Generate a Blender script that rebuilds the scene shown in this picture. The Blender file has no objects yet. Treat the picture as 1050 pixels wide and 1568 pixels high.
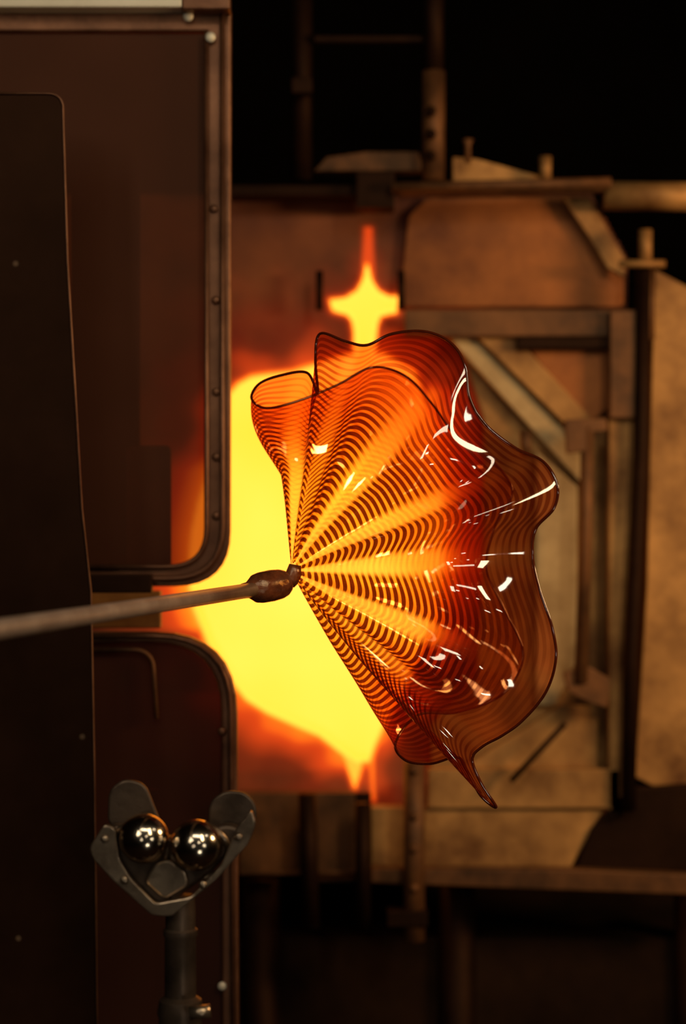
import bpy, bmesh, math, random
import numpy as np
from mathutils import Vector, noise
random.seed(4)
S = 36.0/67.0/1568.0
CZ = 1.3
def at(u, v, d):
    return Vector(((u-525)*S*d, d, CZ-(v-784)*S*d))
scene = bpy.context.scene
scene.view_settings.view_transform = 'Standard'
scene.view_settings.look = 'None'

# ---------------------------------------------------------------- materials
def nodes(name):
    m = bpy.data.materials.new(name); m.use_nodes = True
    nt = m.node_tree; nt.nodes.clear()
    out = nt.nodes.new('ShaderNodeOutputMaterial')
    return m, nt, out
def metal(name, c1, c2, scale=8, rough=0.6, metallic=0.3, speck=0.0, bump=0.15, stretch=(1,1,1), spec=.5, tint=(1,.8,.6)):
    m, nt, out = nodes(name)
    N = nt.nodes.new; L = nt.links.new
    b = N('ShaderNodeBsdfPrincipled'); L(b.outputs[0], out.inputs[0])
    b.inputs['Specular IOR Level'].default_value = spec
    b.inputs['Specular Tint'].default_value = (*tint, 1)
    tc = N('ShaderNodeTexCoord'); mp = N('ShaderNodeMapping'); L(tc.outputs['Object'], mp.inputs[0])
    mp.inputs['Scale'].default_value = stretch
    n = N('ShaderNodeTexNoise'); n.inputs['Scale'].default_value = scale; n.inputs['Detail'].default_value = 7
    n.inputs['Roughness'].default_value = 0.65
    L(mp.outputs[0], n.inputs['Vector'])
    r = N('ShaderNodeValToRGB'); r.color_ramp.elements[0].position = .33; r.color_ramp.elements[1].position = .68
    r.color_ramp.elements[0].color = (*c1, 1); r.color_ramp.elements[1].color = (*c2, 1)
    L(n.outputs['Fac'], r.inputs[0])
    col = r.outputs[0]
    if speck > 0:
        v = N('ShaderNodeTexVoronoi'); v.inputs['Scale'].default_value = 20
        L(mp.outputs[0], v.inputs['Vector'])
        lt = N('ShaderNodeMapRange'); lt.inputs[1].default_value = 0.02; lt.inputs[2].default_value = 0.09
        lt.inputs[3].default_value = speck; lt.inputs[4].default_value = 0
        L(v.outputs['Distance'], lt.inputs[0])
        mx = N('ShaderNodeMixRGB'); L(lt.outputs[0], mx.inputs[0]); L(col, mx.inputs[1]); mx.inputs[2].default_value = (.3, .2, .13, 1)
        col = mx.outputs[0]
    L(col, b.inputs['Base Color'])
    b.inputs['Roughness'].default_value = rough; b.inputs['Metallic'].default_value = metallic
    bp = N('ShaderNodeBump'); bp.inputs['Strength'].default_value = bump; bp.inputs['Distance'].default_value = 0.01
    L(n.outputs['Fac'], bp.inputs['Height']); L(bp.outputs[0], b.inputs['Normal'])
    return m
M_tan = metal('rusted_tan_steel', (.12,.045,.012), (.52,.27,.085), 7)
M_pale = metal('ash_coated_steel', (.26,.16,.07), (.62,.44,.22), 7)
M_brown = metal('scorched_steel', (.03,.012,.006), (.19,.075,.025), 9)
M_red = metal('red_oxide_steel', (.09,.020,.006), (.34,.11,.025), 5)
M_dark = metal('soot_black_steel', (.004,.002,.0015), (.014,.006,.0035), 12, spec=.25, tint=(1,.5,.3))
M_black = metal('speckled_black_steel', (.004,.0018,.001), (.014,.006,.0035), 6, rough=.5, metallic=0, speck=.3, bump=.05, spec=.15, tint=(1,.45,.25))
M_frame = metal('bronze_brown_steel', (.07,.028,.015), (.19,.085,.045), 14, rough=.42, metallic=.6)
M_strip = metal('bare_aluminium', (.5,.45,.35), (.65,.6,.48), 5, rough=.5)
M_rod = metal('blowpipe_steel', (.28,.20,.16), (.44,.34,.28), 30, rough=.36, metallic=.5, bump=.08)
M_steel = metal('worn_steel', (.12,.085,.06), (.36,.28,.20), 22, rough=.28, metallic=.9, bump=.12)
M_ear = metal('dull_dark_steel', (.025,.017,.013), (.08,.055,.04), 16, rough=.4, metallic=.6)
M_chrome = metal('polished_bearing_steel', (.5,.42,.33), (.62,.54,.43), 4, rough=.16, metallic=1, bump=0)
M_concrete = metal('studio_floor_concrete', (.002,.001,.001), (.020,.009,.005), 4, rough=.9, metallic=0, spec=.1)
M_wall = metal('blackened_wall', (.001,.0007,.0005), (.003,.002,.001), 3, rough=1, metallic=0, spec=.05)

def halo_material(name, base1, base2, attr):
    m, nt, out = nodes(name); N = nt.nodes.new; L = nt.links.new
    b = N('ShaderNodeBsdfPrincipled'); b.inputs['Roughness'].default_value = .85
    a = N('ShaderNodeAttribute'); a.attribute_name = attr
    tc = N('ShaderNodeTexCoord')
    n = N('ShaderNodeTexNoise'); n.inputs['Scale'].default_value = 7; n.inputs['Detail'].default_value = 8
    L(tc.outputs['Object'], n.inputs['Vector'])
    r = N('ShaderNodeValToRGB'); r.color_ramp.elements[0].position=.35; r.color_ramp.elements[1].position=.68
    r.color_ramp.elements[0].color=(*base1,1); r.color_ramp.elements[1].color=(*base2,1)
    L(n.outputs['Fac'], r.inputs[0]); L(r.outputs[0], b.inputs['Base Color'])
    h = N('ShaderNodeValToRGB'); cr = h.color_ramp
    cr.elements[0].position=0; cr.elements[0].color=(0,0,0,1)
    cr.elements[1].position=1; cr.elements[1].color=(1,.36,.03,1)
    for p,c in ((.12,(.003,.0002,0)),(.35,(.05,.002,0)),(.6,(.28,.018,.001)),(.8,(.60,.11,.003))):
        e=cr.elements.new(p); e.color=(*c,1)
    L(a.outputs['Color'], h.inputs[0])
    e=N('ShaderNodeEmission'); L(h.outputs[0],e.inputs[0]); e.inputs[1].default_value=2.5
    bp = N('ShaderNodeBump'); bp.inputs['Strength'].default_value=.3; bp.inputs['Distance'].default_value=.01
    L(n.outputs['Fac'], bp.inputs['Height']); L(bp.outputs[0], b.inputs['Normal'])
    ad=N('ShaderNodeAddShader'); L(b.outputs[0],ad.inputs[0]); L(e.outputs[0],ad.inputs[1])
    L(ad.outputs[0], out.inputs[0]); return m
M_halo = halo_material('firebrick_face', (.07,.018,.008), (.22,.065,.02), 'painted_fire_halo')  # hot brick with the fire's halo painted on as emission

def fire_material():
    m, nt, out = nodes('furnace_fire'); N = nt.nodes.new; L = nt.links.new
    e = N('ShaderNodeEmission'); tc = N('ShaderNodeTexCoord')
    n = N('ShaderNodeTexNoise'); n.inputs['Scale'].default_value = 2.5
    L(tc.outputs['Object'], n.inputs['Vector'])
    r = N('ShaderNodeValToRGB'); r.color_ramp.elements[0].position=.35; r.color_ramp.elements[1].position=.65
    r.color_ramp.elements[0].color=(1,.32,.02,1); r.color_ramp.elements[1].color=(1,.37,.045,1)
    L(n.outputs['Fac'], r.inputs[0]); L(r.outputs[0], e.inputs[0]); e.inputs[1].default_value=2.65
    L(e.outputs[0], out.inputs[0]); return m
M_fire = fire_material()

# ---------------------------------------------------------------- mesh helpers
def empty(name, loc=(0,0,0)):
    o = bpy.data.objects.new(name, None); scene.collection.objects.link(o); o.location = loc
    o.empty_display_size = .05
    return o
def link(name, bm, mat, parent=None, smooth=False):
    me = bpy.data.meshes.new(name); bmesh.ops.recalc_face_normals(bm, faces=bm.faces)
    bm.to_mesh(me); bm.free()
    o = bpy.data.objects.new(name, me); scene.collection.objects.link(o)
    me.materials.append(mat)
    if smooth:
        for p in me.polygons: p.use_smooth = True
    if parent: o.parent = parent; o.matrix_parent_inverse = parent.matrix_world.inverted()
    return o
def rounded(pts, rad):
    out=[]; n=len(pts)
    for i in range(n):
        r = rad.get(i,0) if isinstance(rad,dict) else rad
        p=Vector(pts[i]); a=Vector(pts[i-1]); b=Vector(pts[(i+1)%n])
        if r<=0: out.append(tuple(p)); continue
        da=(a-p); db=(b-p); r1=min(r,da.length*.49 if not isinstance(rad,dict) else da.length, db.length*.49 if not isinstance(rad,dict) else db.length)
        p0=p+da.normalized()*r1; p2=p+db.normalized()*r1
        for k in range(9):
            t=k/8; out.append(tuple((1-t)**2*p0+2*t*(1-t)*p+t*t*p2))
    return out
def prism(name, pts, d, th, mat, parent, bevel=.002, tilt=None):
    bm = bmesh.new()
    vs=[]
    for (u,v) in pts:
        vs.append(bm.verts.new(at(u,v,d)))
    f=bm.faces.new(vs)
    r=bmesh.ops.extrude_face_region(bm, geom=[f])
    for e in r['geom']:
        if isinstance(e,bmesh.types.BMVert): e.co.y += th
    o=link(name,bm,mat,parent)
    if bevel>0:
        md=o.modifiers.new('bevel','BEVEL'); md.width=bevel; md.segments=2; md.limit_method='ANGLE'
    return o
def rect(name,x0,y0,x1,y1,d,th,mat,parent,bevel=.002):
    return prism(name,[(x0,y0),(x1,y0),(x1,y1),(x0,y1)],d,th,mat,parent,bevel)
def tube(name, pts, radii, mat, parent, seg=20, closed=False):
    bm=bmesh.new(); rings=[]; n=len(pts)
    up=Vector((0,.3,1)).normalized()
    for i,p in enumerate(pts):
        if closed: t=(pts[(i+1)%n]-pts[i-1]).normalized()
        else: t=(pts[min(i+1,n-1)]-pts[max(i-1,0)]).normalized()
        if abs(t.dot(up))>.97: a=t.cross(Vector((1,0,0))).normalized()
        else: a=t.cross(up).normalized()
        b=t.cross(a).normalized()
        r=radii[i] if hasattr(radii,'__len__') else radii
        rings.append([bm.verts.new(p+(a*math.cos(2*math.pi*k/seg)+b*math.sin(2*math.pi*k/seg))*r) for k in range(seg)])
    m = n if closed else n-1
    for i in range(m):
        A=rings[i]; B=rings[(i+1)%n]
        best=min(range(seg),key=lambda q:sum((A[k].co-B[(k+q)%seg].co).length for k in (0,seg//4,seg//2)))
        for k in range(seg):
            bm.faces.new((A[k],A[(k+1)%seg],B[(k+1+best)%seg],B[(k+best)%seg]))
    if not closed:
        bm.faces.new(rings[0][::-1]); bm.faces.new(rings[-1])
    return link(name,bm,mat,parent,True)
def lathe_z(name, c, prof, mat, parent, seg=40):
    bm=bmesh.new(); rings=[]
    for r,z in prof:
        rings.append([bm.verts.new((c.x+r*math.cos(2*math.pi*k/seg), c.y+r*math.sin(2*math.pi*k/seg), z)) for k in range(seg)])
    for A,B in zip(rings,rings[1:]):
        for k in range(seg): bm.faces.new((A[k],A[(k+1)%seg],B[(k+1)%seg],B[k]))
    bm.faces.new(rings[0]); bm.faces.new(rings[-1])
    o=link(name,bm,mat,parent,True)
    md=o.modifiers.new('es','EDGE_SPLIT'); md.split_angle=math.radians(40)
    return o
def sphere(name,c,r,mat,parent,scale=(1,1,1)):
    bm=bmesh.new(); bmesh.ops.create_uvsphere(bm,u_segments=48,v_segments=32,radius=r)
    for v in bm.verts: v.co=Vector((v.co.x*scale[0],v.co.y*scale[1],v.co.z*scale[2]))+c
    return link(name,bm,mat,parent,True)
def catmull(keys, per, closed=True):
    out=[]; n=len(keys); K=[np.array(k,float) for k in keys]
    rng = range(n) if closed else range(n-1)
    for i in rng:
        p0=K[(i-1)%n] if closed else K[max(i-1,0)]; p1=K[i]; p2=K[(i+1)%n]; p3=K[(i+2)%n] if closed else K[min(i+2,n-1)]
        for j in range(per):
            t=j/per
            out.append(.5*((2*p1)+(-p0+p2)*t+(2*p0-5*p1+4*p2-p3)*t*t+(-p0+3*p1-3*p2+p3)*t**3))
    if not closed: out.append(K[-1])
    return np.array(out)

# ---------------------------------------------------------------- room
def quad(name, vs, mat):
    bm=bmesh.new(); bm.faces.new([bm.verts.new(v) for v in vs]); return link(name,bm,mat)
quad('floor',[(-4,-2,0),(4,-2,0),(4,5,0),(-4,5,0)],M_concrete)
quad('wall_back',[(-4,5,0),(4,5,0),(4,5,3.5),(-4,5,3.5)],M_wall)

# ---------------------------------------------------------------- furnace
F = empty('glory_hole_furnace', at(600,800,3.1))
bpy.context.view_layer.update()
OPEN=[(352,608),(366,590),(385,580),(412,576),(450,572),(490,560),(530,548),(585,545),(630,570),(655,640),(670,720),(672,860),(655,960),(622,1040),(590,1100),(572,1140),(564,1164),(545,1166),(522,1150),(490,1125),(450,1108),(410,1090),(378,1070),(350,1035),(320,985),(298,930),(290,880),(294,820),(305,770),(330,690)]  # right side widened so firelight shows through more of the vessel
TEE=[(506,460),(528,458),(547,446),(556,430),(562,405),(568,430),(578,446),(594,455),(609,455),(606,478),(582,483),(576,500),(572,560),(542,560),(543,510),(540,490),(532,481),(510,475)]
TAIL=[(559,350),(568,350),(574,450),(553,450)]
LUMP=[(524,1150),(538,1190),(543,1205),(550,1185),(558,1150)]
LUMP2=[(566,1150),(570,1225),(573,1225),(573,1150)]
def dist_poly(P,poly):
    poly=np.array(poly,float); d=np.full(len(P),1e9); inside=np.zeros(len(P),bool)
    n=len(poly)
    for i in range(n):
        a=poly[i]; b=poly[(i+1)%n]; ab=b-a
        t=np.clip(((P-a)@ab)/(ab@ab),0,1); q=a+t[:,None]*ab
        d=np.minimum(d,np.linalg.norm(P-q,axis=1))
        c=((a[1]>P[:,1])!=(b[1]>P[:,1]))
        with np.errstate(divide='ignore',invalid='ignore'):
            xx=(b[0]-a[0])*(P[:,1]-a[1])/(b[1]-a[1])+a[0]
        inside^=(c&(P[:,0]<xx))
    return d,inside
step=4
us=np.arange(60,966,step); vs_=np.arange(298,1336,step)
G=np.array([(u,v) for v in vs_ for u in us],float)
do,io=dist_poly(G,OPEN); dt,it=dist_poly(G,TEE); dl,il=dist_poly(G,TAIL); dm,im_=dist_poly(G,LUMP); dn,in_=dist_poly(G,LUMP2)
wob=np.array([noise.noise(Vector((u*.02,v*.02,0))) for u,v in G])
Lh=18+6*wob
h1=np.where(io,1,np.exp(-do/Lh))  # painted glow around the opening, fading with distance
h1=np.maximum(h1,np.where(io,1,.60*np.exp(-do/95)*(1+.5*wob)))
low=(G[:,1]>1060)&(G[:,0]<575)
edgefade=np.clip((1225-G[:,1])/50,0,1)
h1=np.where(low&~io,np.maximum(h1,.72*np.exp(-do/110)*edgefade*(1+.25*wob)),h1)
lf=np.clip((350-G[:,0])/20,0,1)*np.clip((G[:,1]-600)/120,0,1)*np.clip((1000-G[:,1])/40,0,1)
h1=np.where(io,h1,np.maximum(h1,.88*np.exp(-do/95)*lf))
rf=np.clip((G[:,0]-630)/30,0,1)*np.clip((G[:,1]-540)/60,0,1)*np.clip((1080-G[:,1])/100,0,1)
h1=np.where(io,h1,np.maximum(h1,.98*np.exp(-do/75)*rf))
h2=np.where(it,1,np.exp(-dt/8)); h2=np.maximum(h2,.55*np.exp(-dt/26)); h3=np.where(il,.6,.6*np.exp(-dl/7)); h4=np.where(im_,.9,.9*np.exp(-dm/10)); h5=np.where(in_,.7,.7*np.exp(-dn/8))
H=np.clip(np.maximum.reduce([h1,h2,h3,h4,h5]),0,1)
clip=(io)|(it&(dt>3))
BORDER=[(60,298),(905,298),(962,400),(962,1334),(60,1334)]
_,ib=dist_poly(G+np.array([step/2,step/2]),BORDER)
W=len(us); faces=[]; used={}
vl=[]; hl=[]
def vid(k):
    if k not in used:
        used[k]=len(vl); vl.append(tuple(at(G[k][0],G[k][1],3.1))); hl.append(float(H[k]))
    return used[k]
for r in range(len(vs_)-1):
    for c in range(W-1):
        q=[r*W+c,r*W+c+1,(r+1)*W+c+1,(r+1)*W+c]
        if all(clip[k] for k in q) or not ib[q[0]]: continue
        faces.append([vid(k) for k in (q[0],q[3],q[2],q[1])])
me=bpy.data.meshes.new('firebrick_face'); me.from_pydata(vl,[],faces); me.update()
at_=me.color_attributes.new('painted_fire_halo','FLOAT_COLOR','POINT')
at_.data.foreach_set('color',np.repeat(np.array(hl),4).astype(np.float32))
me.materials.append(M_halo)
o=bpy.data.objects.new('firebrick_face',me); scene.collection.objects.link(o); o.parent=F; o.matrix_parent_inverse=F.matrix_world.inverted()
# fire chamber
bm=bmesh.new()
def ring(d,sc,cx=480,cy=860):
    return [bm.verts.new(at(cx+(u-cx)*sc,cy+(v-cy)*sc,3.1)+Vector((0,d,0))) for u,v in OPEN]
R0=ring(.004,1.02); R1=ring(.12,1.15); R2=ring(.4,1.1)
for A,B in ((R0,R1),(R1,R2)):
    for k in range(len(A)): bm.faces.new((A[k],A[(k+1)%len(A)],B[(k+1)%len(A)],B[k]))
bm.faces.new(R2); link('fire_chamber',bm,M_fire,F)
prism('flame_gap_glow',[(u,v) for u,v in TEE],3.115,.02,M_fire,F,0)

# plates and rails
rect('lintel_beam',352,283,600,300,3.03,.05,M_dark,F)
rect('lintel_bracket',545,262,604,318,3.0,.06,M_dark,F)
prism('lintel_cap',[(480,262),(500,240),(560,232),(640,232),(650,262)],3.04,.04,M_brown,F)
tube('top_rail',[at(600,287,2.98),at(935,279,2.98)],.008,M_brown,F)
prism('top_rail_plate',[(610,283),(935,272),(940,292),(610,297)],3.0,.03,M_brown,F)
prism('ash_heap_plate',[(693,278),(693,240),(730,243),(800,262),(850,276)],3.03,.03,M_tan,F)
tube('rail_bolt',[at(835,276,3.0),at(835,240,3.0)],.0095,M_tan,F)
tube('rail_knob',[at(716,250,3.0),at(716,222,3.0),at(716,214,3.0)],[.005,.005,.009],M_brown,F)
tube('burner_pipe',[at(925,300,3.02),at(1120,302,3.02)],.0225,M_tan,F)
tube('guide_post',[at(663,276,3.0),at(664,110,3.0)],.018,M_brown,F)
tube('guide_post_upper',[at(664,112,3.01),at(664,-60,3.01)],.016,M_dark,F)
for yy in (170,205,238):
    sphere('guide_post_nut',at(660,yy,2.975),.008,M_dark,F)
tube('guide_post_left',[at(462,276,3.05),at(462,-60,3.05)],.017,M_dark,F)
rect('guide_post_left_block',446,118,478,142,3.0,.03,M_dark,F)
rect('upper_crossbar',480,54,660,64,3.02,.02,M_dark,F)
prism('upper_red_plate',rounded([(655,302),(900,300),(955,395),(955,470),(610,470),(625,330)],8),3.085,.01,M_red,F)  # red oxide plate above the door frame
prism('corner_tan_plate',[(860,302),(902,302),(958,398),(955,425),(930,410),(900,360)],3.055,.01,M_tan,F)
for x in (489,614): tube('gap_pin_%d'%x,[at(x,415,3.05),at(x,475,3.05)],.006,M_dark,F)
# right outer plate
prism('outer_side_plate',[(1002,412),(1110,470),(1110,1196),(1000,1204),(972,1190),(990,900),(997,600)],3.05,.02,M_tan,F)
tube('hinge_rod',[at(985,410,3.0),at(981,700,3.0),at(966,1000,3.0),at(962,1240,3.0)],.0115,M_dark,F)
tube('hinge_bolt',[at(988,404,2.99),at(988,352,2.99)],.0105,M_tan,F)
tube('hinge_cross_pin',[at(948,404,2.98),at(1018,404,2.98)],.006,M_tan,F)
tube('hinge_rod_sleeve',[at(988,408,3.01),at(990,520,3.01)],.013,M_brown,F)
# door frame
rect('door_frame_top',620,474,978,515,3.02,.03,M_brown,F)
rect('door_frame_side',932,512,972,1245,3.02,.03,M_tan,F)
rect('door_frame_side_upper',934,475,980,640,3.0,.02,M_brown,F)  # brown strip over the upper part of the frame side
rect('door_slot',792,516,934,534,3.015,.04,M_dark,F)
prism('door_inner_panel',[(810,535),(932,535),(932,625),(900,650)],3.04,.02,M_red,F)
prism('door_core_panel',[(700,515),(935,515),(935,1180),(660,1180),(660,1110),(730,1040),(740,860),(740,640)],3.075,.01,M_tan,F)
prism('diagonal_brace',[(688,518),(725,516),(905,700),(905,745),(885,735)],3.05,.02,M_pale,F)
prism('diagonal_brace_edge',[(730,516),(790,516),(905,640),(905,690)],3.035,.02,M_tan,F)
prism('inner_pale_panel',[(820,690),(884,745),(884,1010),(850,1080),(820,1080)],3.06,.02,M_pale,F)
tube('latch_rod',[at(899,655,2.98),at(897,800,2.98),at(889,1045,2.98)],.0105,M_brown,F)
prism('latch_head',rounded([(865,642),(928,640),(930,660),(905,662),(903,690),(868,695)],5),2.97,.02,M_brown,F)
tube('latch_pin',[at(804,660,2.98),at(806,700,2.98)],.009,M_brown,F)
prism('latch_foot',rounded([(862,1030),(900,1020),(935,1040),(930,1085),(900,1075),(870,1060)],6),2.98,.02,M_brown,F)
tube('door_prop_rod',[at(865,1108,2.98),at(782,1196,2.98)],.0045,M_dark,F)
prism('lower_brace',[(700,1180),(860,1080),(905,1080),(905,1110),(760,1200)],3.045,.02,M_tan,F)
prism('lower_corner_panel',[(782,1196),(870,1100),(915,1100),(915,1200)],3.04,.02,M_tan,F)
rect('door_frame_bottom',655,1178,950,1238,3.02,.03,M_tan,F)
prism('lower_apron',[(568,1236),(925,1240),(905,1270),(872,1334),(568,1334)],3.03,.03,M_tan,F)
rect('apron_bottom_rail',366,1334,1110,1340,3.04,.03,M_brown,F)
prism('apron_bottom_lip',[(568,1330),(880,1332),(1110,1342),(1110,1372),(830,1362),(568,1352)],2.99,.03,M_brown,F)
rect('left_apron',366,1214,544,1336,3.05,.03,M_brown,F)
rect('apron_gap',544,1214,568,1350,3.06,.01,M_dark,F)
prism('corner_notch_fill',[(960,1205),(1000,1206),(1110,1198),(1110,1336),(882,1330),(905,1270),(930,1242)],3.02,.01,M_dark,F)  # dark sheet filling the notch below the side plate
tube('door_leg',[at(634,1165,2.97),at(634,1440,2.97)],.0165,M_brown,F)
for yy in (1180,1250,1300,1360): sphere('door_leg_bolt',at(634,yy,2.952),.007,M_brown,F)
rect('door_leg_foot',592,1395,655,1420,2.95,.04,M_dark,F)
tube('apron_leg',[at(470,1215,2.98),at(476,1420,2.98)],.014,M_dark,F)
tube('apron_leg_mid',[at(555,1230,2.98),at(556,1420,2.98)],.012,M_dark,F)
rect('cradle_crossbar',480,1345,640,1352,3.0,.03,M_dark,F)
for i,x in enumerate((400,700,1060)):
    a=at(x,1345,3.12); tube('stand_leg_%d'%i,[a,Vector((a.x,a.y,0))],.03,M_dark,F)
a=at(60,1345,3.1); b=at(1110,1345,3.1)
bm=bmesh.new(); bmesh.ops.create_cube(bm,size=1)
for v in bm.verts: v.co=Vector(((a.x+b.x)/2+v.co.x*(b.x-a.x), 3.5+v.co.y*.75, .45+v.co.z*.3))
link('stand_body',bm,M_concrete,F)
bm=bmesh.new(); prof=[]
for A in (3.13,3.75):
    prof.append([bm.verts.new(Vector((at(560,820,3.1).x+.56*math.cos(k*math.pi/24),A,at(560,820,3.1).z+.52*math.sin(k*math.pi/24)))) for k in range(48)])
for k in range(48): bm.faces.new((prof[0][k],prof[0][(k+1)%48],prof[1][(k+1)%48],prof[1][k]))
bm.faces.new(prof[1]); link('furnace_drum_shell',bm,M_dark,F,True)

# ---------------------------------------------------------------- heat shield door (two leaves)
D = empty('heat_shield_door', at(200,800,2.35)); bpy.context.view_layer.update()
def tinted(name, base, trans, fac, rough):
    m, nt, out = nodes(name); N=nt.nodes.new; Lk=nt.links.new
    p=N('ShaderNodeBsdfPrincipled'); p.inputs['Base Color'].default_value=(*base,1); p.inputs['Roughness'].default_value=rough
    p.inputs['Specular IOR Level'].default_value=.25; p.inputs['Specular Tint'].default_value=(1,.55,.38,1)
    tc=N('ShaderNodeTexCoord'); n=N('ShaderNodeTexNoise'); n.inputs['Scale'].default_value=5
    Lk(tc.outputs['Object'],n.inputs['Vector'])
    r=N('ShaderNodeValToRGB'); r.color_ramp.elements[0].color=(*[b*.6 for b in base],1); r.color_ramp.elements[1].color=(*[b*1.4 for b in base],1)
    Lk(n.outputs['Fac'],r.inputs[0]); Lk(r.outputs[0],p.inputs['Base Color'])
    t=N('ShaderNodeBsdfTransparent'); t.inputs[0].default_value=(*trans,1)
    m1=N('ShaderNodeMixShader'); m1.inputs[0].default_value=fac; Lk(p.outputs[0],m1.inputs[1]); Lk(t.outputs[0],m1.inputs[2])
    Lk(m1.outputs[0],out.inputs[0]); return m
M_tint=tinted('heat_tinted_glass',(.090,.034,.020),(.80,.60,.4),.6,.4)
M_tint2=tinted('heat_tinted_glass_lower',(.05,.018,.012),(.5,.3,.2),.4,.4)
up_out=rounded([(-300,12),(354,12),(352,898),(-300,898)],{2:85})
up_in=rounded([(-300,48),(316,48),(315,868),(-300,868)],{2:60})
def frame(name,outer,inner,d,th,mat,parent):
    bm=bmesh.new(); n=len(outer)
    A=[bm.verts.new(at(*p,d)) for p in outer]; B=[bm.verts.new(at(*p,d)) for p in inner]
    A2=[bm.verts.new(at(*p,d)+Vector((0,th,0))) for p in outer]; B2=[bm.verts.new(at(*p,d)+Vector((0,th,0))) for p in inner]
    for k in range(n):
        j=(k+1)%n
        bm.faces.new((A[k],A[j],B[j],B[k])); bm.faces.new((A2[j],A2[k],B2[k],B2[j]))
        bm.faces.new((A[j],A[k],A2[k],A2[j])); bm.faces.new((B[k],B[j],B2[j],B2[k]))
    o=link(name,bm,mat,parent); md=o.modifiers.new('b','BEVEL'); md.width=.003; md.segments=3; md.limit_method='ANGLE'
    return o
frame('upper_leaf_frame',up_out,up_in,2.33,.02,M_frame,D)
prism('upper_leaf_panel',up_in,2.338,.004,M_tint,D,0)
def loop_path(pts,d): return [at(*p,d) for p in pts]
tube('upper_leaf_bead',loop_path([(340,20)]+[p for p in rounded([(-300,24),(341,24),(340,886),(-300,886)],{2:80})][2:],2.325),.0035,M_frame,D,10)
tube('upper_leaf_inner_bead',loop_path(rounded([(316,50),(316,868),(120,868)],{1:60}),2.326),.003,M_frame,D,10)
rect('top_cap_strip',-300,-14,278,11,2.30,.03,M_strip,D)
rect('corner_bracket',278,-10,352,14,2.30,.03,M_frame,D)
for i,(x,y,r) in enumerate(((288,25,8),(322,57,8))):
    sphere('corner_bolt_%d'%i,at(x,y,2.322),r*S*2.33,M_strip,D,(1,.6,1))
for i,(x,y) in enumerate(((327,320),(330,460),(331,600),(331,700),(331,790))): sphere('rivet_%d'%i,at(x,y,2.329),.0055,M_frame,D,(1,.6,1))
rect('dark_reflection_plate',108,262,214,866,2.36,.01,M_dark,D,.004)  # dark plate imitating the column reflected in the panel
prism('grey_reflection_plate',rounded([(192,682),(262,682),(262,872),(192,872)],10),2.35,.006,M_frame,D)  # added plate standing in for a rounded grey reflection
lo_out=rounded([(-300,968),(362,968),(366,1700),(-300,1700)],{1:125})
lo_in=rounded([(-300,984),(338,984),(340,1700),(-300,1700)],{1:105})
frame('lower_leaf_frame',lo_out,lo_in,2.33,.02,M_frame,D)
prism('lower_leaf_panel',lo_in,2.338,.006,M_tint2,D,0)
tube('lower_leaf_bead',loop_path(rounded([(140,974),(352,974),(358,1650)],{1:115}),2.326),.0035,M_frame,D,10)
tube('lower_leaf_inner_bead',loop_path(rounded([(140,995),(233,995),(240,1100)],{1:30}),2.33),.003,M_brown,D,10)
rect('mid_hinge_bar',60,880,232,908,2.31,.02,M_dark,D)
rect('slot_backing_rail',130,905,246,962,2.42,.015,M_tan,D)
for i,y in enumerate((1120,1300,1510)): sphere('lower_rivet_%d'%i,at(340,y,2.328),.0055,M_strip if i==2 else M_frame,D,(1,.6,1))
a=at(340,1650,2.4); tube('door_post',[Vector((a.x-.1,2.40,0)),Vector((a.x-.1,2.40,CZ-.35))],.02,M_dark,D)
a=at(-200,0,2.4); tube('door_post_outer',[Vector((a.x,2.38,0)),Vector((a.x,2.38,2.2))],.025,M_dark,D)

B = empty('steel_shield_plate', at(60,800,2.15)); bpy.context.view_layer.update()
pl=rounded([(-300,141),(97,141),(104,400),(126,780),(140,905),(146,1200),(150,1700),(-300,1700)],{1:26})
o=prism('plate_sheet',pl,2.15,.006,M_black,B,.0015)
tube('plate_edge',loop_path(rounded([(-60,143),(96,143),(103,400),(125,780),(139,905),(145,1200),(149,1650)],{1:24}),2.149),.0016,M_frame,B,8)
a=at(60,1650,2.17); tube('plate_leg',[Vector((a.x,2.172,0)),Vector((a.x,2.172,CZ-.3))],.015,M_dark,B)

# ---------------------------------------------------------------- punty rod
P = empty('punty_rod', at(440,893,2.0)); bpy.context.view_layer.update()
p0=at(0,963,1.42); p1=at(388,903,1.97); dirv=(p1-p0).normalized()
tube('rod_shaft',[p0-dirv*.7,p0,p0.lerp(p1,.5),p1],[.0078,.0078,.0076,.0075],M_rod,P,28)
M_moile=metal('hot_amber_glass_collar',(.06,.016,.006),(.22,.065,.024),45,rough=.1,metallic=0,bump=.2,spec=.8)
e0=at(372,905,1.965); e1=at(441,892,2.0)
ks=[(0,.0078),(.12,.0085),(.20,.0115),(.28,.0148),(.4,.0162),(.62,.0166),(.8,.0158),(.9,.0142),(.97,.0115),(1,.0075)]
tube('glass_collar',[e0.lerp(e1,t) for t,_ in ks],[r for _,r in ks],M_moile,P,28)

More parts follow.
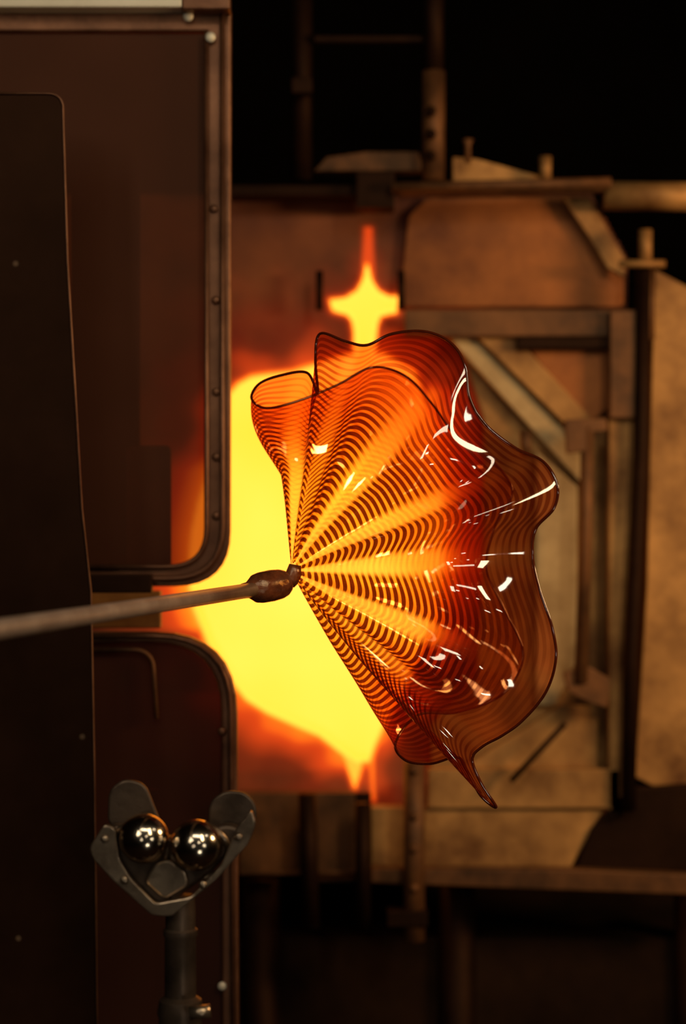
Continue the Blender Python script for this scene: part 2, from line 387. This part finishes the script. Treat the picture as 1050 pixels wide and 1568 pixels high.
# ---------------------------------------------------------------- vessel
G_ = empty('blown_glass_vessel', at(600,850,2.0)); bpy.context.view_layer.update()
keys=[(490,511,-10),(530,522,-45),(562,527,-65),(600,510,-75),(650,507,-95),(690,525,-115),(712,560,-135),(720,610,-145),(745,650,-150),(790,685,-170),(832,706,-195),(853,742,-210),(848,778,-205),(820,810,-190),(815,850,-185),(825,900,-190),(845,960,-195),(851,1010,-190),(835,1060,-170),(800,1100,-150),(768,1122,-130),(738,1138,-110),(722,1158,-100),(735,1195,-100),(759,1234,-95),(736,1218,-80),(714,1180,-60),(700,1162,-40),(660,1173,-20),(622,1168,0),
(606,1140,45),(640,1095,90),(700,1090,130),(770,1060,170),(800,1000,190),(770,930,195),(745,870,190),(760,800,200),(785,750,205),(750,700,200),(700,670,190),(660,620,180),(620,580,170),(570,566,150),(520,590,140),(465,612,122),(418,622,102),(398,606,84),(410,582,64),(440,569,45),(476,566,26),(489,598,10),(484,550,-2)]
rim=catmull(keys,10)
n=len(rim)
w=22; ker=np.hanning(2*w+1); ker/=ker.sum()
sm=np.stack([np.convolve(np.concatenate([rim[-w:,i],rim[:,i],rim[:w,i]]),ker,'valid') for i in range(3)],1)
seg=np.linalg.norm(np.diff(np.vstack([sm,sm[:1]]),axis=0),axis=1); U=np.concatenate([[0],np.cumsum(seg)]); U=U/U[-1]
NS=130; NR=14
RP=[2*math.pi*NR*u+0.9*math.sin(2*math.pi*2*u+1)+.5*math.sin(2*math.pi*5*u) for u in U]
lobe_i=475
bm=bmesh.new(); uvl=bm.loops.layers.uv.new('UVMap'); uv2=bm.loops.layers.uv.new('RibMap')
apex=np.array((446,874,0.))
grid=[]
for j in range(NS+1):
    s=.03+.97*j/NS
    row=[]
    wgt=s**1.8
    for i in range(n):
        R=sm[i]*(1-wgt)+rim[i]*wgt - apex
        x=R[0]*s**1.03; y=R[1]*s**.93; z=R[2]*math.sin(min(1,s)*math.pi/2)**.85*(1+.25*math.sin(math.pi*min(1,s)))
        rad=np.array((0.0,R[1]*1.0,R[2]*1.3)); l=np.linalg.norm(rad)+1e-6; rad/=l
        f=11*math.sin(math.pi*min(1,s))**.8*math.cos(RP[i])*min(1,s*3) if s<1 else 0
        f+=5*s*(noise.noise(Vector((U[i]*9,s*3,2.))))*2
        # broad blown lobes between the ruffles
        g=20*math.sin(math.pi*min(1,s*.97))**1.3*math.cos(2*math.pi*7*U[i]+1.2)
        lw_=math.exp(-((i-lobe_i)/26.0)**2)
        x-=24*lw_*math.sin(math.pi*np.clip((s-.5)/.6,0,1))
        x+= f*.25; y+=f*rad[1]; z+=(f*1.6+g)*rad[2]
        dd=2.0+z*S*2.0
        row.append(bm.verts.new(at(446+x,874+y,dd)))
    grid.append(row)
for j in range(NS):
    for i in range(n):
        k=(i+1)%n
        f=bm.faces.new((grid[j][i],grid[j][k],grid[j+1][k],grid[j+1][i]))
        us4=(U[i],U[i+1],U[i+1],U[i]); vs4=(j/NS,j/NS,(j+1)/NS,(j+1)/NS); rp4=(RP[i],RP[i+1],RP[i+1],RP[i])
        for l,uu,vv,rr in zip(f.loops,us4,vs4,rp4): l[uvl].uv=(uu,vv); l[uv2].uv=(rr,0)
rimpts=[v.co.copy() for v in grid[-1]]
neck=[v.co.copy() for v in grid[0]]

m, nt, out = nodes('amber_threaded_glass'); N=nt.nodes.new; Lk=nt.links.new
def mth(op,a,b=None,c=None,clamp=False):
    x=N('ShaderNodeMath'); x.operation=op; x.use_clamp=clamp
    for i,q in enumerate((a,b,c)):
        if q is None: continue
        if isinstance(q,(int,float)): x.inputs[i].default_value=q
        else: Lk(q,x.inputs[i])
    return x.outputs[0]
def mrange(a,f0,f1,t0=0,t1=1,smooth=True):
    x=N('ShaderNodeMapRange'); x.interpolation_type='SMOOTHSTEP' if smooth else 'LINEAR'; Lk(a,x.inputs[0])
    for i,q in enumerate((f0,f1,t0,t1)): x.inputs[i+1].default_value=q
    return x.outputs[0]
def mixc(f,a,b):
    x=N('ShaderNodeMixRGB'); Lk(f,x.inputs[0])
    for i,q in ((1,a),(2,b)):
        if isinstance(q,tuple): x.inputs[i].default_value=(*q,1)
        else: Lk(q,x.inputs[i])
    return x.outputs[0]
uv=N('ShaderNodeUVMap'); uv.uv_map='UVMap'; sp=N('ShaderNodeSeparateXYZ'); Lk(uv.outputs[0],sp.inputs[0])
ur=N('ShaderNodeUVMap'); ur.uv_map='RibMap'; sr=N('ShaderNodeSeparateXYZ'); Lk(ur.outputs[0],sr.inputs[0])
Uo,Vo=sp.outputs[0],sp.outputs[1]
tc=N('ShaderNodeTexCoord'); nz=N('ShaderNodeTexNoise'); nz.inputs['Scale'].default_value=9; nz.inputs['Detail'].default_value=2
Lk(tc.outputs['Object'],nz.inputs['Vector'])
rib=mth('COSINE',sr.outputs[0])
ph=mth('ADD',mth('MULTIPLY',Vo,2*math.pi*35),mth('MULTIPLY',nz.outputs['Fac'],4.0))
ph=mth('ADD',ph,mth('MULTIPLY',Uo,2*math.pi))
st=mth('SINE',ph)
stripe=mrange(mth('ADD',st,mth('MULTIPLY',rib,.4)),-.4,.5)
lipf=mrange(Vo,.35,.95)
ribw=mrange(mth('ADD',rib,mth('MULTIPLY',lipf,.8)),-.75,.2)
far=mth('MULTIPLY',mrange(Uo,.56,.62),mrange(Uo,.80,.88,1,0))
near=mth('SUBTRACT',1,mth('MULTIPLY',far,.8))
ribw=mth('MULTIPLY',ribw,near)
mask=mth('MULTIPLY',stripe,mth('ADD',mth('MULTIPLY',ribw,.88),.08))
# thread density drifts around the bowl and thins near the lip
nz2=N('ShaderNodeTexNoise'); nz2.inputs['Scale'].default_value=7; nz2.inputs['Detail'].default_value=1; Lk(tc.outputs['Object'],nz2.inputs['Vector'])
drift=mth('MULTIPLY',mrange(nz2.outputs['Fac'],.58,.40,0,1),lipf)
mask=mth('MULTIPLY',mask,mth('SUBTRACT',1,mth('MULTIPLY',drift,.65)))
mask=mth('MULTIPLY',mask,mrange(Vo,.6,.95,1,.7))
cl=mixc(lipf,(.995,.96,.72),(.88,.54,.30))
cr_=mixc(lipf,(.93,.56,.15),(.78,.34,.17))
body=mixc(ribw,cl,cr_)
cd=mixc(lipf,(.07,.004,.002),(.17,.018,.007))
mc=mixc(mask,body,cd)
tr=N('ShaderNodeBsdfTransparent'); Lk(mc,tr.inputs[0])
tl=N('ShaderNodeBsdfTranslucent'); tl.inputs[0].default_value=(.9,.07,.006,1)
df=N('ShaderNodeBsdfDiffuse'); df.inputs[0].default_value=(.40,.03,.008,1)
em=N('ShaderNodeEmission'); em.inputs[0].default_value=(.50,.026,.002,1); em.inputs[1].default_value=1.  # red-orange emission imitates firelight scattered inside the glass
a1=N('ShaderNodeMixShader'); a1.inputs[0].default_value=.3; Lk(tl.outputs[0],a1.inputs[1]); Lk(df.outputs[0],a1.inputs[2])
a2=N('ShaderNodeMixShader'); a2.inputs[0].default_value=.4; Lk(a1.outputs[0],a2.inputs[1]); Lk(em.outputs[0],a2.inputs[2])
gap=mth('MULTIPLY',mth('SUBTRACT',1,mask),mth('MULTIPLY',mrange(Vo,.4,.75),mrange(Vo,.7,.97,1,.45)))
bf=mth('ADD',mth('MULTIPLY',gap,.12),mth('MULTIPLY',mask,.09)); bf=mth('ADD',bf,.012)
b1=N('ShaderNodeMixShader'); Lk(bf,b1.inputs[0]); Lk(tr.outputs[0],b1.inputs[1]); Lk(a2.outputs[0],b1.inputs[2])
lw=N('ShaderNodeLayerWeight'); lw.inputs[0].default_value=.5
bp=N('ShaderNodeBump'); bp.inputs['Strength'].default_value=.18; bp.inputs['Distance'].default_value=.004
Lk(mth('MULTIPLY',nz.outputs['Fac'],2),bp.inputs['Height'])
gl=N('ShaderNodeBsdfGlossy'); gl.inputs['Roughness'].default_value=.045; gl.inputs[0].default_value=(1,.93,.85,1); Lk(bp.outputs[0],gl.inputs['Normal'])
fr=mth('ADD',mth('MULTIPLY',mth('POWER',lw.outputs['Facing'],3.5),.75),.085,clamp=True)
c1=N('ShaderNodeMixShader'); Lk(fr,c1.inputs[0]); Lk(b1.outputs[0],c1.inputs[1]); Lk(gl.outputs[0],c1.inputs[2])
Lk(c1.outputs[0],out.inputs[0])
M_glass=m
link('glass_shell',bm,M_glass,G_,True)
M_lip=metal('amber_glass_lip',(.06,.009,.003),(.10,.015,.005),20,rough=.08,metallic=0,bump=0,spec=1,tint=(1,1,1))
tube('rim_bead',rimpts,.0015,M_lip,G_,10,closed=True)
nc=sum(neck,Vector())/len(neck)
tube('glass_neck',[at(442,892,2.0),at(445,889,2.0),nc,nc+Vector((.006,0,0))],[.0078,.0082,.009,.004],M_moile,G_,20)

# ---------------------------------------------------------------- ball bearing pipe stand
K = empty('ball_bearing_pipe_stand', at(265,1320,1.7)); bpy.context.view_layer.update()
d=1.7
yo=rounded([(136,1298),(160,1262),(176,1268),(182,1316),(202,1348),(238,1384),(292,1374),(338,1326),(362,1268),(385,1240),(392,1262),(380,1292),(330,1348),(262,1404),(232,1402),(172,1348),(142,1316)],7)
prism('yoke_front_plate',yo,d-.012,.008,M_steel,K,.002)
cup=rounded([(150,1290),(175,1262),(262,1285),(350,1262),(378,1275),(325,1335),(250,1392),(178,1340)],12)
prism('yoke_trough',cup,d+.004,.02,M_ear,K,.003)
prism('trough_web',rounded([(236,1322),(258,1316),(284,1334),(288,1356),(252,1378),(222,1352)],8),d-.004,.008,M_steel,K,.002)
prism('ear_left',rounded([(164,1262),(166,1210),(190,1192),(222,1200),(238,1240),(252,1275),(200,1285)],14),d+.03,.006,M_ear,K,.002)
prism('ear_right',rounded([(318,1285),(320,1228),(345,1210),(378,1214),(394,1236),(390,1270),(350,1295)],14),d+.03,.006,M_ear,K,.002)
sphere('ball_left',at(220,1284,d-.008),38*S*d,M_chrome,K)
sphere('ball_right',at(300,1294,d-.008),39*S*d,M_chrome,K)
def ringt(name,c,r,rt,mat,tilt):
    pts=[c+Vector((r*math.cos(t),-.3*r*math.sin(t)*tilt, r*math.sin(t)*.95)) for t in [2*math.pi*k/40 for k in range(40)]]
    return tube(name,pts,rt,mat,K,10,closed=True)
ringt('cup_ring_left',at(212,1300,d+.002),43*S*d,.003,M_steel,1)
ringt('cup_ring_right',at(306,1304,d+.002),44*S*d,.003,M_steel,1)
for i,(x,y) in enumerate(((160,1285),(190,1348),(310,1355),(365,1282))):
    sphere('yoke_screw_%d'%i,at(x,y,d-.014),.0035,M_steel,K,(1,.6,1))
c=at(276,1400,d+.012)
z=lambda v: at(276,v,d).z
lathe_z('stand_post',c,[(.0125,z(1375)),(.0135,z(1400)),(.0135,z(1425)),(.0155,z(1428)),(.0155,z(1436)),(.0142,z(1440)),(.0142,z(1530)),(.019,z(1536)),(.021,z(1556)),(.019,z(1566)),(.0195,z(1570)),(.0195,.02),(.12,.018),(.13,0)],M_ear,K)
tube('clamp_screw',[at(290,1552,d-.02),at(322,1548,d-.02)],.006,M_steel,K)

# ---------------------------------------------------------------- lights
def area(name,loc,target,size,size_y,power,color):
    l=bpy.data.lights.new(name,'AREA'); l.shape='RECTANGLE'; l.size=size; l.size_y=size_y; l.energy=power; l.color=color
    o=bpy.data.objects.new(name,l); scene.collection.objects.link(o); o.location=loc
    o.rotation_euler=(Vector(target)-Vector(loc)).to_track_quat('-Z','Y').to_euler(); return o
area('shop_lamp_overhead',(1.1,.2,2.6),(.15,2.5,1.3),.24,1.1,17,(1,.78,.47))
area('side_fill_light',(1.6,1.9,1.7),(.4,3.1,1.25),.4,.25,20,(1,.60,.27))  # added warm fill to brighten the furnace metalwork on the right
area('shop_window_light',(-1.0,-.2,2.3),(0,2.2,1.2),.18,.9,6,(1,.84,.62))
area('shop_tube_light',(.1,.3,2.7),(.1,2.0,1.2),1.2,.18,7,(1,.86,.66))
for i,(x,y,z_) in enumerate(((-.55,.2,1.95),(.5,-.3,1.75),(.95,.5,1.15),(-.35,-.4,1.2),(1.25,1.2,2.3),(.3,.6,.55))):
    area('glint_lamp_%d'%i,(x,y,z_),(.1,2.0,1.25),.16,.10,.8,(1,.88,.7))  # small lamps added to put dot highlights on the glass
w_=bpy.data.worlds.new('dark_studio'); scene.world=w_; w_.use_nodes=True
w_.node_tree.nodes['Background'].inputs[0].default_value=(.02,.010,.005,1); w_.node_tree.nodes['Background'].inputs[1].default_value=.08

# ---------------------------------------------------------------- camera
cam=bpy.data.cameras.new('camera'); co=bpy.data.objects.new('camera',cam); scene.collection.objects.link(co)
co.location=(0,0,CZ); co.rotation_euler=(math.pi/2,0,0)
cam.sensor_fit='VERTICAL'; cam.sensor_height=36; cam.sensor_width=36*1568/2341; cam.lens=67
cam.dof.use_dof=True; cam.dof.focus_distance=1.93; cam.dof.aperture_fstop=3.2
scene.camera=co
